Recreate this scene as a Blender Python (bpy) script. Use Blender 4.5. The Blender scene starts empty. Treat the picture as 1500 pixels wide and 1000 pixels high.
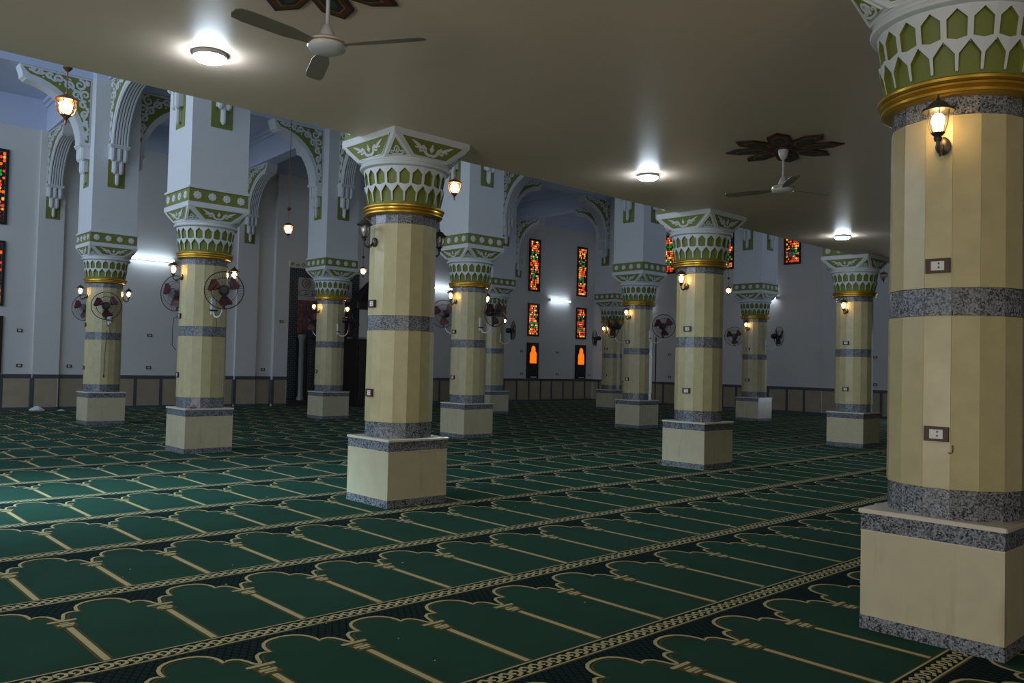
import bpy, math, random
from math import sin, cos, pi, radians as R, sqrt, atan2
from mathutils import Vector, Matrix
random.seed(7)
SC = bpy.context.scene
COL = SC.collection

# ------------------------------------------------------------------ camera, world, light, exposure
CAM_H = 1.472
YAW, PITCH, ROLL = R(43.0624), R(1.6160), R(1.3741)
fw = Vector((sin(YAW)*cos(PITCH), cos(YAW)*cos(PITCH), sin(PITCH)))
r0 = Vector((cos(YAW), -sin(YAW), 0)); u0 = r0.cross(fw)
rv = cos(ROLL)*r0 + sin(ROLL)*u0; uv = -sin(ROLL)*r0 + cos(ROLL)*u0
cd = bpy.data.cameras.new('camera'); cam = bpy.data.objects.new('camera', cd); COL.objects.link(cam)
cam.matrix_world = Matrix(((rv.x, uv.x, -fw.x, 0), (rv.y, uv.y, -fw.y, 0), (rv.z, uv.z, -fw.z, CAM_H), (0, 0, 0, 1)))
cd.sensor_width = 36; cd.lens = 36*1216.88/1500; cd.clip_start = .05; cd.clip_end = 200
SC.camera = cam
W = bpy.data.worlds.new('world'); SC.world = W; W.use_nodes = True
W.node_tree.nodes['Background'].inputs[0].default_value = (.55, .72, 1, 1)
W.node_tree.nodes['Background'].inputs[1].default_value = .6
vs = SC.view_settings
vs.view_transform = 'Standard'; vs.look = 'None'; vs.exposure = 0.0; vs.gamma = 1; vs.use_curve_mapping = False

def area(name, loc, rot, sx, sy, power, col):
    l = bpy.data.lights.new(name, 'AREA'); l.shape = 'RECTANGLE'; l.size = sx; l.size_y = sy; l.energy = power; l.color = col
    o = bpy.data.objects.new(name, l); COL.objects.link(o); o.location = loc; o.rotation_euler = rot
    o['label'] = 'daylight through the side wall openings, and fill added at the other walls'; o['category'] = 'light'
    return o
XW0, XW1, YW0, YW1 = -5.2, 27.7, -4.6, 24.4       # room walls
ZC = 3.82                                          # low ceiling
ZH = 8.15                                          # hall ceiling
EDGE = 7.42                                        # edge of the low ceiling
# daylight: an open doorway and the high windows in the side wall (outside the picture), then added fill lights
area('daylight_door', (XW0-.4, 10.0, 1.75), (0, R(-90), 0), 2.6, 4.0, 60, (.50, .76, 1))
sky = area('daylight_bright_sky', (XW0-.6, 10.0, 2.3), (0, R(-67), R(-3)), 1.2, 1.6, 150, (.48, .78, 1)); sky.data.spread = R(34)
area('daylight_upper_windows', (XW0-.5, 15.5, 6.0), (0, R(-90), 0), 2.6, 15, 860, (.66, .79, 1))
gd = area('daylight_gallery_door', (XW0-.4, 1.8, 1.0), (0, R(-114), R(6)), 1.8, 4.8, 100, (1, .93, .84)); gd.data.spread = R(125)
area('added_fill_far_wall', (XW1+.4, 9.55, 1.55), (0, R(102), R(-12)), 2.8, 2.8, 45, (.80, .88, 1))  # added fill for the dim far hall, set at an unseen opening
area('added_fill_rear', (-1.0, YW0-.5, 1.7), (R(90), 0, 0), 4.2, 3.2, 75, (1, .86, .66))  # added warm fill from behind the camera, no door known there

# ------------------------------------------------------------------ materials
MATS = {}
def mat(name, col, rough=.6, metal=0, noise=0, nscale=6, spec=None, bump=0, bscale=200, emit=None, estr=0, rnd=0):
    m = bpy.data.materials.new(name); m.use_nodes = True; nt = m.node_tree; b = nt.nodes['Principled BSDF']
    b.inputs['Base Color'].default_value = (*col, 1); b.inputs['Roughness'].default_value = rough; b.inputs['Metallic'].default_value = metal
    if spec is not None: b.inputs['Specular IOR Level'].default_value = spec
    tc = None
    if noise or bump or rnd:
        tc = nt.nodes.new('ShaderNodeTexCoord')
        oi = nt.nodes.new('ShaderNodeObjectInfo')
        mp = nt.nodes.new('ShaderNodeVectorMath'); mp.operation = 'MULTIPLY_ADD'
        nt.links.new(oi.outputs['Random'], mp.inputs[0]); mp.inputs[1].default_value = (31, 17, 23)
        nt.links.new(tc.outputs['Object'], mp.inputs[2])
    if noise or rnd:
        n = nt.nodes.new('ShaderNodeTexNoise'); n.inputs['Scale'].default_value = nscale; n.inputs['Detail'].default_value = 5
        nt.links.new(mp.outputs[0], n.inputs['Vector'])
        a = nt.nodes.new('ShaderNodeMath'); a.operation = 'MULTIPLY_ADD'; nt.links.new(n.outputs[0], a.inputs[0])
        a.inputs[1].default_value = noise*2; a.inputs[2].default_value = 1-noise
        s = nt.nodes.new('ShaderNodeMath'); s.operation = 'MULTIPLY_ADD'; nt.links.new(oi.outputs['Random'], s.inputs[0])
        s.inputs[1].default_value = rnd*2; s.inputs[2].default_value = 1-rnd
        p = nt.nodes.new('ShaderNodeMath'); p.operation = 'MULTIPLY'; nt.links.new(a.outputs[0], p.inputs[0]); nt.links.new(s.outputs[0], p.inputs[1])
        v = nt.nodes.new('ShaderNodeVectorMath'); v.operation = 'SCALE'; v.inputs[0].default_value = col
        nt.links.new(p.outputs[0], v.inputs['Scale']); nt.links.new(v.outputs[0], b.inputs['Base Color'])
    if bump:
        n2 = nt.nodes.new('ShaderNodeTexNoise'); n2.inputs['Scale'].default_value = bscale; nt.links.new(mp.outputs[0], n2.inputs['Vector'])
        bp = nt.nodes.new('ShaderNodeBump'); bp.inputs['Strength'].default_value = bump; bp.inputs['Distance'].default_value = .01
        nt.links.new(n2.outputs[0], bp.inputs['Height']); nt.links.new(bp.outputs[0], b.inputs['Normal'])
    if emit: b.inputs['Emission Color'].default_value = (*emit, 1); b.inputs['Emission Strength'].default_value = estr
    MATS[name] = m; return m
M_MARBLE = mat('cream_marble', (.52, .445, .235), .30, noise=.20, nscale=7, rnd=.035)
M_PLINTH = mat('cream_marble_block', (.55, .485, .315), .32, noise=.15, nscale=6)
def stains():
    nt = M_PLINTH.node_tree; b = nt.nodes['Principled BSDF']; src = b.inputs['Base Color'].links[0].from_socket
    tc = nt.nodes.new('ShaderNodeTexCoord'); oi = nt.nodes.new('ShaderNodeObjectInfo')
    m1 = nt.nodes.new('ShaderNodeVectorMath'); m1.operation = 'MULTIPLY_ADD'; nt.links.new(tc.outputs['Object'], m1.inputs[0]); m1.inputs[1].default_value = (13, 13, 1.6)
    m2 = nt.nodes.new('ShaderNodeVectorMath'); m2.operation = 'SCALE'; m2.inputs[0].default_value = (40, 20, 10); nt.links.new(oi.outputs['Random'], m2.inputs['Scale']); nt.links.new(m2.outputs[0], m1.inputs[2])
    n = nt.nodes.new('ShaderNodeTexNoise'); n.inputs['Scale'].default_value = 1; n.inputs['Detail'].default_value = 4; nt.links.new(m1.outputs[0], n.inputs['Vector'])
    r = nt.nodes.new('ShaderNodeMapRange'); r.inputs[1].default_value = .58; r.inputs[2].default_value = .78; r.inputs[4].default_value = .55; nt.links.new(n.outputs[0], r.inputs[0])
    x = nt.nodes.new('ShaderNodeMix'); x.data_type = 'RGBA'; nt.links.new(r.outputs[0], x.inputs[0]); nt.links.new(src, x.inputs[6]); x.inputs[7].default_value = (.34, .25, .10, 1)
    nt.links.new(x.outputs[2], b.inputs['Base Color'])
stains()
M_LEDGE = mat('pale_ledge_marble', (.66, .60, .47), .25, noise=.06)
M_WHITE = mat('white_plaster', (.66, .67, .66), .6, noise=.03)
M_GREEN = mat('olive_green_paint', (.185, .212, .034), .55, noise=.08, nscale=9)
M_GOLD = mat('gold_paint', (.62, .37, .05), .32, .75, noise=.06)
M_WALL = mat('wall_paint', (.68, .67, .63), .7, noise=.03, nscale=1.5)
M_WALLW = mat('pale_blue_white_paint', (.56, .62, .76), .7, noise=.03, nscale=1.5)
M_CEIL = mat('low_ceiling_paint', (.80, .62, .48), .45, noise=.03, nscale=1.2)
M_DADO = mat('dado_marble', (.40, .33, .22), .25, noise=.16, nscale=3, rnd=.1)
M_JOINT = mat('dark_joint', (.10, .09, .07), .8)
M_BRONZE = mat('dark_bronze', (.10, .085, .07), .38, .7, noise=.2, nscale=40)
M_COPPER = mat('copper', (.34, .14, .07), .35, .8, noise=.15, nscale=40)
M_BLACK = mat('black_plastic', (.012, .012, .013), .4)
M_RED = mat('red_plastic', (.085, .012, .012), .4)
M_REDPEN = mat('red_marker_ink', (.13, .008, .008), .8)
M_STEEL = mat('white_enamel', (.62, .62, .62), .35)
M_BLADE = mat('fan_blade_enamel', (.22, .19, .145), .4)
M_BROWN = mat('brown_plastic', (.065, .020, .008), .5, noise=.2, nscale=30)
M_SOCK = mat('ivory_plastic', (.70, .68, .62), .4)
M_WOOD = mat('dark_wood', (.020, .012, .008), .5, noise=.3, nscale=12)
M_DKWIN = mat('dark_window_wood', (.022, .014, .010), .45, noise=.25, nscale=14)
M_PAINTRED = mat('painted_oxblood', (.115, .025, .012), .6, noise=.1)
M_PAINTBLK = mat('painted_dark_brown', (.030, .014, .008), .6)
M_PAINTYEL = mat('painted_ochre', (.26, .15, .03), .6)
M_PAINTTEAL = mat('painted_teal', (.030, .065, .055), .6)
M_PAPER = mat('crumpled_white_plastic', (.7, .7, .72), .5)
M_CARD = mat('brown_cardboard', (.25, .12, .05), .7)
M_TUBE = mat('tube_lamp_glow', (.9, .95, 1), .5, emit=(.70, .84, 1), estr=20)
M_DISC = mat('led_disc_glow', (.9, .95, 1), .5, emit=(.72, .88, 1), estr=185)
M_BULB = mat('warm_bulb_glow', (1, .8, .5), .5, emit=(1, .66, .30), estr=38)
M_DEADBULB = mat('dead_bulb', (.5, .5, .5), .3)
M_TILEW = mat('white_mosaic', (.20, .20, .19), .35, noise=.1)
M_TILEP = mat('pale_panel_marble', (.36, .35, .33), .4, noise=.1)
M_TILEK = mat('black_mosaic', (.020, .022, .024), .35)
M_TILEG = mat('grey_mosaic', (.10, .11, .11), .35)
M_BRICK = mat('red_inlay_stone', (.17, .045, .035), .5, noise=.2, nscale=12)
M_LEAD = mat('lead_came', (.01, .01, .01), .6)

def granite():
    m = mat('grey_granite', (.2, .2, .2), .22); nt = m.node_tree; b = nt.nodes['Principled BSDF']
    tc = nt.nodes.new('ShaderNodeTexCoord'); oi = nt.nodes.new('ShaderNodeObjectInfo')
    mp = nt.nodes.new('ShaderNodeVectorMath'); mp.operation = 'MULTIPLY_ADD'; mp.inputs[1].default_value = (13, 7, 9)
    nt.links.new(oi.outputs['Random'], mp.inputs[0]); nt.links.new(tc.outputs['Object'], mp.inputs[2])
    v = nt.nodes.new('ShaderNodeTexVoronoi'); v.inputs['Scale'].default_value = 120; nt.links.new(mp.outputs[0], v.inputs['Vector'])
    s = nt.nodes.new('ShaderNodeSeparateColor'); nt.links.new(v.outputs['Color'], s.inputs[0])
    n = nt.nodes.new('ShaderNodeTexNoise'); n.inputs['Scale'].default_value = 22; n.inputs['Detail'].default_value = 3; nt.links.new(mp.outputs[0], n.inputs['Vector'])
    mx = nt.nodes.new('ShaderNodeMath'); mx.operation = 'MULTIPLY_ADD'; mx.inputs[1].default_value = .55
    nt.links.new(n.outputs[0], mx.inputs[0]); 
    h = nt.nodes.new('ShaderNodeMath'); h.operation = 'MULTIPLY'; h.inputs[1].default_value = .62; nt.links.new(s.outputs[0], h.inputs[0]); nt.links.new(h.outputs[0], mx.inputs[2])
    r = nt.nodes.new('ShaderNodeValToRGB'); nt.links.new(mx.outputs[0], r.inputs[0])
    e = r.color_ramp.elements; e[0].position = .30; e[0].color = (.022, .024, .028, 1); e[1].position = .85; e[1].color = (.30, .31, .33, 1)
    k = e.new(.48); k.color = (.12, .125, .135, 1); k = e.new(.64); k.color = (.21, .215, .23, 1)
    nt.links.new(r.outputs[0], b.inputs['Base Color']); return m
M_GRAN = granite()
M_DGRAN = mat('dark_granite', (.085, .09, .105), .28, noise=.35, nscale=60)

def glass(name, tint):
    m = bpy.data.materials.new(name); m.use_nodes = True; nt = m.node_tree; nt.nodes.clear()
    o = nt.nodes.new('ShaderNodeOutputMaterial'); t = nt.nodes.new('ShaderNodeBsdfTransparent'); g = nt.nodes.new('ShaderNodeBsdfGlossy')
    t.inputs[0].default_value = (*tint, 1); g.inputs['Roughness'].default_value = .05
    x = nt.nodes.new('ShaderNodeMixShader'); x.inputs[0].default_value = .12
    nt.links.new(t.outputs[0], x.inputs[1]); nt.links.new(g.outputs[0], x.inputs[2]); nt.links.new(x.outputs[0], o.inputs[0]); return m
M_GLASS = glass('lantern_glass', (.95, .93, .88))

def carpet_mat(name, col, dark, rough=.95):
    m = mat(name, col, rough, noise=.22, nscale=2.2, bump=.25, bscale=500, spec=.15); return m
M_CARPET = carpet_mat('green_carpet_pile', (.017, .066, .040), 0)
M_CGOLD = mat('gold_carpet_yarn', (.53, .475, .25), .9, noise=.12, nscale=60, spec=.1)
M_CBROWN = mat('brown_carpet_yarn', (.115, .09, .028), .9, noise=.15, nscale=60, spec=.1)
def lattice():
    m = mat('dark_lattice_carpet', (.006, .02, .016), .95, spec=.1); nt = m.node_tree; b = nt.nodes['Principled BSDF']
    tc = nt.nodes.new('ShaderNodeTexCoord'); sp = nt.nodes.new('ShaderNodeSeparateXYZ'); nt.links.new(tc.outputs['Object'], sp.inputs[0])
    def line(a, c):
        s = nt.nodes.new('ShaderNodeMath'); s.operation = 'ADD'; nt.links.new(sp.outputs[0], s.inputs[0])
        k = nt.nodes.new('ShaderNodeMath'); k.operation = 'MULTIPLY'; k.inputs[1].default_value = c; nt.links.new(sp.outputs[1], k.inputs[0]); nt.links.new(k.outputs[0], s.inputs[1])
        p = nt.nodes.new('ShaderNodeMath'); p.operation = 'PINGPONG'; p.inputs[1].default_value = .022; nt.links.new(s.outputs[0], p.inputs[0])
        g = nt.nodes.new('ShaderNodeMath'); g.operation = 'LESS_THAN'; g.inputs[1].default_value = .006; nt.links.new(p.outputs[0], g.inputs[0]); return g
    a, c = line(0, .6), line(0, -.6)
    x = nt.nodes.new('ShaderNodeMath'); x.operation = 'MAXIMUM'; nt.links.new(a.outputs[0], x.inputs[0]); nt.links.new(c.outputs[0], x.inputs[1])
    mc = nt.nodes.new('ShaderNodeMix'); mc.data_type = 'RGBA'; mc.inputs[6].default_value = (.0095, .030, .025, 1); mc.inputs[7].default_value = (.003, .008, .009, 1)
    nt.links.new(x.outputs[0], mc.inputs[0]); nt.links.new(mc.outputs[2], b.inputs['Base Color']); return m
M_LATT = lattice()

# ------------------------------------------------------------------ mesh helpers
class MB:
    def __init__(s): s.v = []; s.f = []; s.m = []
    def add(s, vs, fs, mi=0):
        b = len(s.v); s.v += [tuple(p) for p in vs]; s.f += [[i+b for i in f] for f in fs]; s.m += [mi]*len(fs); return s
    def box(s, lo, hi, mi=0, M=None):
        x0, y0, z0 = lo; x1, y1, z1 = hi
        P = [(x0,y0,z0),(x1,y0,z0),(x1,y1,z0),(x0,y1,z0),(x0,y0,z1),(x1,y0,z1),(x1,y1,z1),(x0,y1,z1)]
        if M: P = [M @ Vector(p) for p in P]
        return s.add(P, [(0,3,2,1),(4,5,6,7),(0,1,5,4),(1,2,6,5),(2,3,7,6),(3,0,4,7)], mi)
    def bevbox(s, lo, hi, b, mi=0):      # box whose vertical and top edges are chamfered
        x0,y0,z0 = lo; x1,y1,z1 = hi
        def ring(i, z): return [(x0+i+b,y0+i,z),(x1-i-b,y0+i,z),(x1-i,y0+i+b,z),(x1-i,y1-i-b,z),(x1-i-b,y1-i,z),(x0+i+b,y1-i,z),(x0+i,y1-i-b,z),(x0+i,y0+i+b,z)]
        s.loft([ring(0,z0), ring(0,z1-b), ring(b*.9,z1)], mi=mi); return s
    def loft(s, rings, mi=0, caps=True, closed=True):
        n = len(rings[0]); P = [p for r in rings for p in r]; F = []
        for k in range(len(rings)-1):
            for i in range(n if closed else n-1):
                j = (i+1) % n; F.append((k*n+i, k*n+j, (k+1)*n+j, (k+1)*n+i))
        if caps: F.append(tuple(range(n))[::-1]); F.append(tuple((len(rings)-1)*n+i for i in range(n)))
        return s.add(P, F, mi)
    def lathe(s, prof, n=24, mi=0, c=(0,0,0), caps=True, ph=0):
        return s.loft([[(c[0]+r*cos(2*pi*i/n+ph), c[1]+r*sin(2*pi*i/n+ph), c[2]+z) for i in range(n)] for r, z in prof], mi, caps)
    def tube(s, pts, r, n=6, mi=0, closed=False):
        pts = [Vector(p) for p in pts]; N = len(pts); rings = []
        up = None
        for i, p in enumerate(pts):
            t = (pts[(i+1) % N] - pts[i-1]) if closed else (pts[min(i+1, N-1)] - pts[max(i-1, 0)])
            t.normalize()
            if up is None: up = Vector((0,0,1)) if abs(t.z) < .9 else Vector((1,0,0))
            a = t.cross(up); 
            if a.length < 1e-4: a = t.cross(Vector((1,.3,.2)))
            a.normalize(); b = a.cross(t); up = b
            rr = r[i] if isinstance(r, (list, tuple)) else r
            rings.append([p + a*rr*cos(2*pi*k/n) + b*rr*sin(2*pi*k/n) for k in range(n)])
        if closed: rings.append(rings[0]); return s.loft(rings, mi, False)
        return s.loft(rings, mi, True)
    def prism(s, poly, f0, f1, mi=0):   # poly: 2-D points; f0/f1 map (u,v) to 3-D for the two end caps
        return s.loft([[f0(*p) for p in poly], [f1(*p) for p in poly]], mi)
    def build(s, name, mats, parent=None, smooth=False, loc=None):
        me = bpy.data.meshes.new(name); me.from_pydata(s.v, [], s.f)
        ms = mats if isinstance(mats, (list, tuple)) else [mats]
        for m in ms: me.materials.append(m)
        if len(ms) > 1: me.polygons.foreach_set('material_index', s.m)
        if smooth: me.polygons.foreach_set('use_smooth', [True]*len(s.f))
        import bmesh as _b
        bm = _b.new(); bm.from_mesh(me); _b.ops.recalc_face_normals(bm, faces=bm.faces); bm.to_mesh(me); bm.free()
        if smooth:
            try: me.set_sharp_from_angle(angle=R(38))
            except Exception: pass
        o = bpy.data.objects.new(name, me); COL.objects.link(o)
        if parent: o.parent = parent
        if loc: o.location = loc
        return o
def thing(name, label, cat, loc=(0,0,0), rz=0, group=None):
    o = bpy.data.objects.new(name, None); COL.objects.link(o); o.location = loc; o.rotation_euler = (0,0,rz); o.empty_display_size = .1
    tag(o, label, cat, group); return o
def tag(o, label, cat, group=None):
    o['label'] = label; o['category'] = cat
    if group: o['group'] = group
    return o
def struct(o, label=None):
    o['kind'] = 'structure'
    if label: o['label'] = label
    return o
KIDS = {}
def kids(o):
    if o.name not in KIDS: KIDS[o.name] = [c for c in o.children]
    return KIDS[o.name]
def cache(o):
    for k in kids(o): cache(k)
def dup(o, parent=None):
    c = o.copy(); COL.objects.link(c); c.parent = parent
    for k in kids(o): dup(k, c)
    return c
def arcpts(cx, cy, r, a0, a1, n): return [(cx+r*cos(a0+(a1-a0)*i/n), cy+r*sin(a0+(a1-a0)*i/n)) for i in range(n+1)]
def spiral(cx, cy, r, a0, turns, n=14): 
    return [(cx+r*(1-.78*i/n)*cos(a0+turns*2*pi*i/n), cy+r*(1-.78*i/n)*sin(a0+turns*2*pi*i/n)) for i in range(n+1)]
def ribbon(mb, pts, w, f, t, mi=0, closed=False):   # a raised band along a 2-D line; f(u,v,h) maps to 3-D
    N = len(pts); A = []; B = []
    for i, p in enumerate(pts):
        q0 = pts[i-1] if (i or closed) else p; q1 = pts[(i+1) % N] if (i < N-1 or closed) else p
        dx, dy = q1[0]-q0[0], q1[1]-q0[1]; L = math.hypot(dx, dy) or 1
        ww = w[i] if isinstance(w, (list, tuple)) else w
        nx, ny = -dy/L*ww/2, dx/L*ww/2; A.append((p[0]+nx, p[1]+ny)); B.append((p[0]-nx, p[1]-ny))
    rings = [[f(*A[i], 0), f(*A[i], t), f(*B[i], t), f(*B[i], 0)] for i in range(N)]
    if closed: rings.append(rings[0])
    mb.loft(rings, mi, not closed)

# ------------------------------------------------------------------ the setting
def sbox(name, lo, hi, m, label=None): return struct(MB().box(lo, hi).build(name, m), label)
floor = sbox('floor', (XW0, YW0, -.3), (XW1, YW1, -.012), M_JOINT, 'concrete floor under the wall to wall carpet')
ceil = sbox('ceiling', (XW0, YW0, ZC), (XW1, EDGE, ZC+.45), M_CEIL, 'low beige ceiling under the gallery')
ceilh = sbox('ceiling_hall', (XW0, EDGE, ZH), (XW1, YW1, ZH+.2), M_WALLW, 'white ceiling of the tall prayer hall')
para = sbox('trim_gallery', (XW0, EDGE-.2, ZC+.45), (XW1, EDGE, ZC+1.5), M_WALLW, 'white parapet along the gallery edge')
# front wall: paint up to the beam level, white above
wallf = sbox('wall_front', (XW0, YW1, 0), (XW1+.3, YW1+.3, 7.34), M_WALL, 'grey cream wall with the prayer niche')
MB().box((XW0, YW1-.001, 7.34), (XW1+.3, YW1+.3, ZH)).build('upper_wall', M_WALLW, wallf)
wallr = sbox('wall_right', (XW1, 11.0, 0), (XW1+.3, YW1, 7.34), M_WALL, 'grey cream wall closing the hall beyond the last columns')
MB().box((XW1, YW0, 0), (XW1+.3, 8.1, 7.34)).build('wall_piece', M_WALL, wallr)
MB().box((XW1, 8.1, 3.0), (XW1+.3, 11.0, 7.34)).build('wall_piece', M_WALL, wallr)
MB().box((XW1-.001, YW0, 7.34), (XW1+.3, YW1, ZH)).build('upper_wall', M_WALLW, wallr)
wb = sbox('wall_back', (XW0, YW0-.3, 0), (-3.2, YW0, ZC), M_WALL, 'wall behind the camera')
MB().box((1.2, YW0-.3, 0), (XW1, YW0, ZC)).build('wall_piece', M_WALL, wb)
MB().box((-3.2, YW0-.3, 3.4), (1.2, YW0, ZC)).build('wall_piece', M_WALL, wb)
wl = sbox('wall_left', (XW0-.3, YW0, 0), (XW0, -.7, ZH), M_WALL, 'side wall with the entrance doors')
MB().box((XW0-.3, 4.3, 0), (XW0, 7.9, ZH)).build('wall_piece', M_WALL, wl)
MB().box((XW0-.3, -.7, 3.1), (XW0, 4.3, ZH)).build('wall_piece', M_WALL, wl)
MB().box((XW0-.3, 12.1, 0), (XW0, YW1, 4.7)).build('wall_piece', M_WALL, wl)
MB().box((XW0-.3, 7.9, 3.1), (XW0, 12.1, 4.7)).build('wall_piece', M_WALL, wl)
MB().box((XW0-.3, 7.9, 7.3), (XW0, YW1, ZH)).build('wall_piece', M_WALL, wl)
for y in (7.9, 12.3, 16.7, 21.1, 23.9): MB().box((XW0-.3, y, 4.7), (XW0, y+.5, 7.3)).build('wall_piece', M_WALL, wl)
# pilasters
PIER_F = [(5.67, 6.29), (11.16, 11.83), (17.2, 17.85), (23.0, 23.1)]
for a, b in PIER_F[:3]: MB().box((a, YW1-.10, 0), (b, YW1+.01, 7.34)).build('pilaster', M_WALL, wallf)
MB().box((12.38, YW1-.16, 0), (15.95, YW1+.01, 7.34)).build('pilaster', M_WALL, wallf)
for a, b in ((13.05, 13.75), (19.0, 19.65), (7.2, 7.9)): MB().box((XW1-.10, a, 0), (XW1+.01, b, 7.34)).build('pilaster', M_WALL, wallr)
# dado: cream panels between dark granite strips
def panel_mesh(name, w, m):
    mb = MB(); mb.bevbox((0, 0, 0), (1, 1, 1), .01); return mb
def dado(wall, cuts, to3, proud):
    def slab(a, b, z0, z1, t, nm, m):
        p = [to3(a, 0, z0), to3(b, t, z1)]
        lo = [min(p[0][i], p[1][i]) for i in range(3)]; hi = [max(p[0][i], p[1][i]) for i in range(3)]
        MB().box(lo, hi).build(nm, m, wall)
    for i in range(len(cuts)-1):
        a, b = cuts[i], cuts[i+1]; t = proud((a+b)/2)
        slab(a+.045, b-.045, .075, .83, t+.02, 'marble_panel', M_DADO)
        slab(a-.0449, a+.0449, .075, .83, t+.026, 'granite_strip', M_DGRAN)
        slab(a+.001, b-.001, .83, .93, t+.032, 'granite_strip', M_DGRAN)
        slab(a+.001, b-.001, .0, .075, t+.032, 'granite_strip', M_DGRAN)
pf = lambda x: .16 if 12.38 < x < 15.95 else (.10 if any(a < x < b for a, b in PIER_F[:3]) else 0)
dado(wallf, [-5.15, -4.45, -3.75, -3.05, -2.35, -1.65, -.95, -.25, .5, 1.2, 1.9, 2.6, 3.3, 4.2, 4.98, 5.67, 6.29, 7.0, 7.6, 8.28, 8.99, 9.7, 10.4, 11.16, 11.83, 12.38, 12.86], lambda a, t, z: (a, YW1-t, z), pf)
dado(wallf, [15.5, 15.95, 16.6, 17.2, 17.85, 18.5, 19.15, 19.8, 20.45, 21.1, 21.75, 22.4, 23.1, 23.79, 24.46, 25.11, 25.82, 26.46, 27.2, 27.68], lambda a, t, z: (a, YW1-t, z), pf)
pr_ = lambda y: .10 if (13.05 < y < 13.75 or 19.0 < y < 19.65 or 7.2 < y < 7.9) else 0
dado(wallr, [5.2, 5.9, 6.5, 7.2, 7.9, 8.08], lambda a, t, z: (XW1-t, a, z), pr_)
dado(wallr, [11.05, 11.71, 12.4, 13.05, 13.75, 14.42, 15.08, 15.83, 16.45, 17.15, 17.75, 18.35, 19.0, 19.65, 20.53, 21.2, 21.9, 22.6, 23.3, 24.0, 24.38], lambda a, t, z: (XW1-t, a, z), pr_)

# ------------------------------------------------------------------ carpet
PITCH_R, BAND0 = 1.297, 2.90
XD = [-5.05, -4.52, -3.99, -3.45, -2.92, -2.38, -1.85, -1.31, -.78, -.24, .30, .84, 1.37, 1.90, 2.42, 2.943, 3.485, 4.037, 4.60, 5.19, 5.77, 6.35]
while XD[-1] < 27.2: XD.append(XD[-1]+.577)
def frustum(x, y, m=1.6):
    d = Vector((x, y, 0)); a = atan2(d.dot(r0), max(1e-3, d.dot(Vector((sin(YAW), cos(YAW), 0)))))
    dd = d.dot(Vector((sin(YAW), cos(YAW), 0)))
    return dd > .3 and abs(d.dot(r0)) < dd*.63 + m
carpet = MB().box((XW0, YW0, -.012), (XW1-.04, YW1-.04, 0)).build('prayer_carpet', M_CARPET)
tag(carpet, 'deep green wall to wall prayer carpet woven with gold arched niches', 'carpet')
OUT = [(0, .86), (.018, .885), (.028, .93), (.045, .975), (.075, 1.0), (.105, 1.0), (.128, .985), (.128, 1.03), (.137, 1.075), (.16, 1.118), (.195, 1.148), (.235, 1.162), (.2775, 1.167)]
OUT = OUT + [(.555-x, y) for x, y in OUT[-2::-1]]
gold, brn, dark, loops = MB(), MB(), MB(), MB()
def strip(mb, pts, w, z, x0, y0, sx=1):
    P = []; N = len(pts)
    for i, p in enumerate(pts):
        q0 = pts[max(i-1, 0)]; q1 = pts[min(i+1, N-1)]; dx, dy = q1[0]-q0[0], q1[1]-q0[1]; L = math.hypot(dx, dy) or 1
        nx, ny = -dy/L*w/2, dx/L*w/2
        P += [(x0+(p[0]+nx)*sx, y0+p[1]+ny, z), (x0+(p[0]-nx)*sx, y0+p[1]-ny, z)]
    mb.add(P, [(2*i, 2*i+1, 2*i+3, 2*i+2) for i in range(N-1)])
def rect(mb, xa, ya, xb, yb, z): mb.add([(xa,ya,z),(xb,ya,z),(xb,yb,z),(xa,yb,z)], [(0,1,2,3)])
LOOP = [(-.012, -.034), (.020, -.020), (.026, .004), (.008, .022), (-.014, .014), (-.016, -.006), (-.002, -.012)]
for r in range(-2, 17):
    yb = BAND0 + r*PITCH_R
    if yb > YW1-.3: break
    xs = [x for x in XD if frustum(x, yb+.6, 5)]
    if not xs: continue
    xa, xb = max(XW0+.1, xs[0]-.6), min(XW1-.1, xs[-1]+.6)
    for yo, w, z in ((-.058, .011, .0026), (.058, .011, .0026)): rect(gold, xa, yb+yo-w/2, xb, yb+yo+w/2, z)
    rect(brn, xa, yb-.072, xb, yb+.072, .0012); rect(dark, xa, yb-.052, xb, yb+.052, .0018)
    for i in range(len(XD)-1):
        x0, x1 = XD[i], XD[i+1]; w = x1-x0; sx = w/.555
        if not frustum(x0, yb+.6, 4.2): continue
        near = math.hypot(x0, yb) < 16
        for k in range(8):
            cx = x0 + (k+.5)*w/8
            if near: strip(gold, [(a*1.15, b*1.22) for a, b in LOOP], .020, .0026, cx, yb)
            else: rect(gold, cx-.016, yb-.035, cx+.016, yb+.02, .0026)
        # divider
        rect(brn, x0-.032, yb+.075, x0+.032, yb+.70, .0014); rect(gold, x0-.0165, yb+.075, x0+.0165, yb+.705, .0026)
        if yb+1.2 > YW1-.1: continue
        # arch outline and its dark field
        strip(gold, OUT, .020, .0026, x0, yb, sx)
        strip(brn, [(.5*.555+(x-.5*.555)*.915, y-.026) for x, y in OUT], .011, .0014, x0, yb, sx)
        N = len(OUT); P = []
        for x, y in OUT: P += [(x0+x*sx, yb+y, .0009), (x0+x*sx, yb+PITCH_R-.07, .0009)]
        dark.add(P, [(2*q, 2*q+2, 2*q+3, 2*q+1) for q in range(N-1)])
        # carved capital of the divider
        for yy, hw, th in ((.742, .030, .016), (.772, .044, .028), (.803, .026, .014), (.845, .074, .026)):
            rect(gold, x0-hw, yb+yy-th/2, x0+hw, yb+yy+th/2, .0026)
        rect(brn, x0-.055, yb+.715, x0+.055, yb+.868, .0014)
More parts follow.
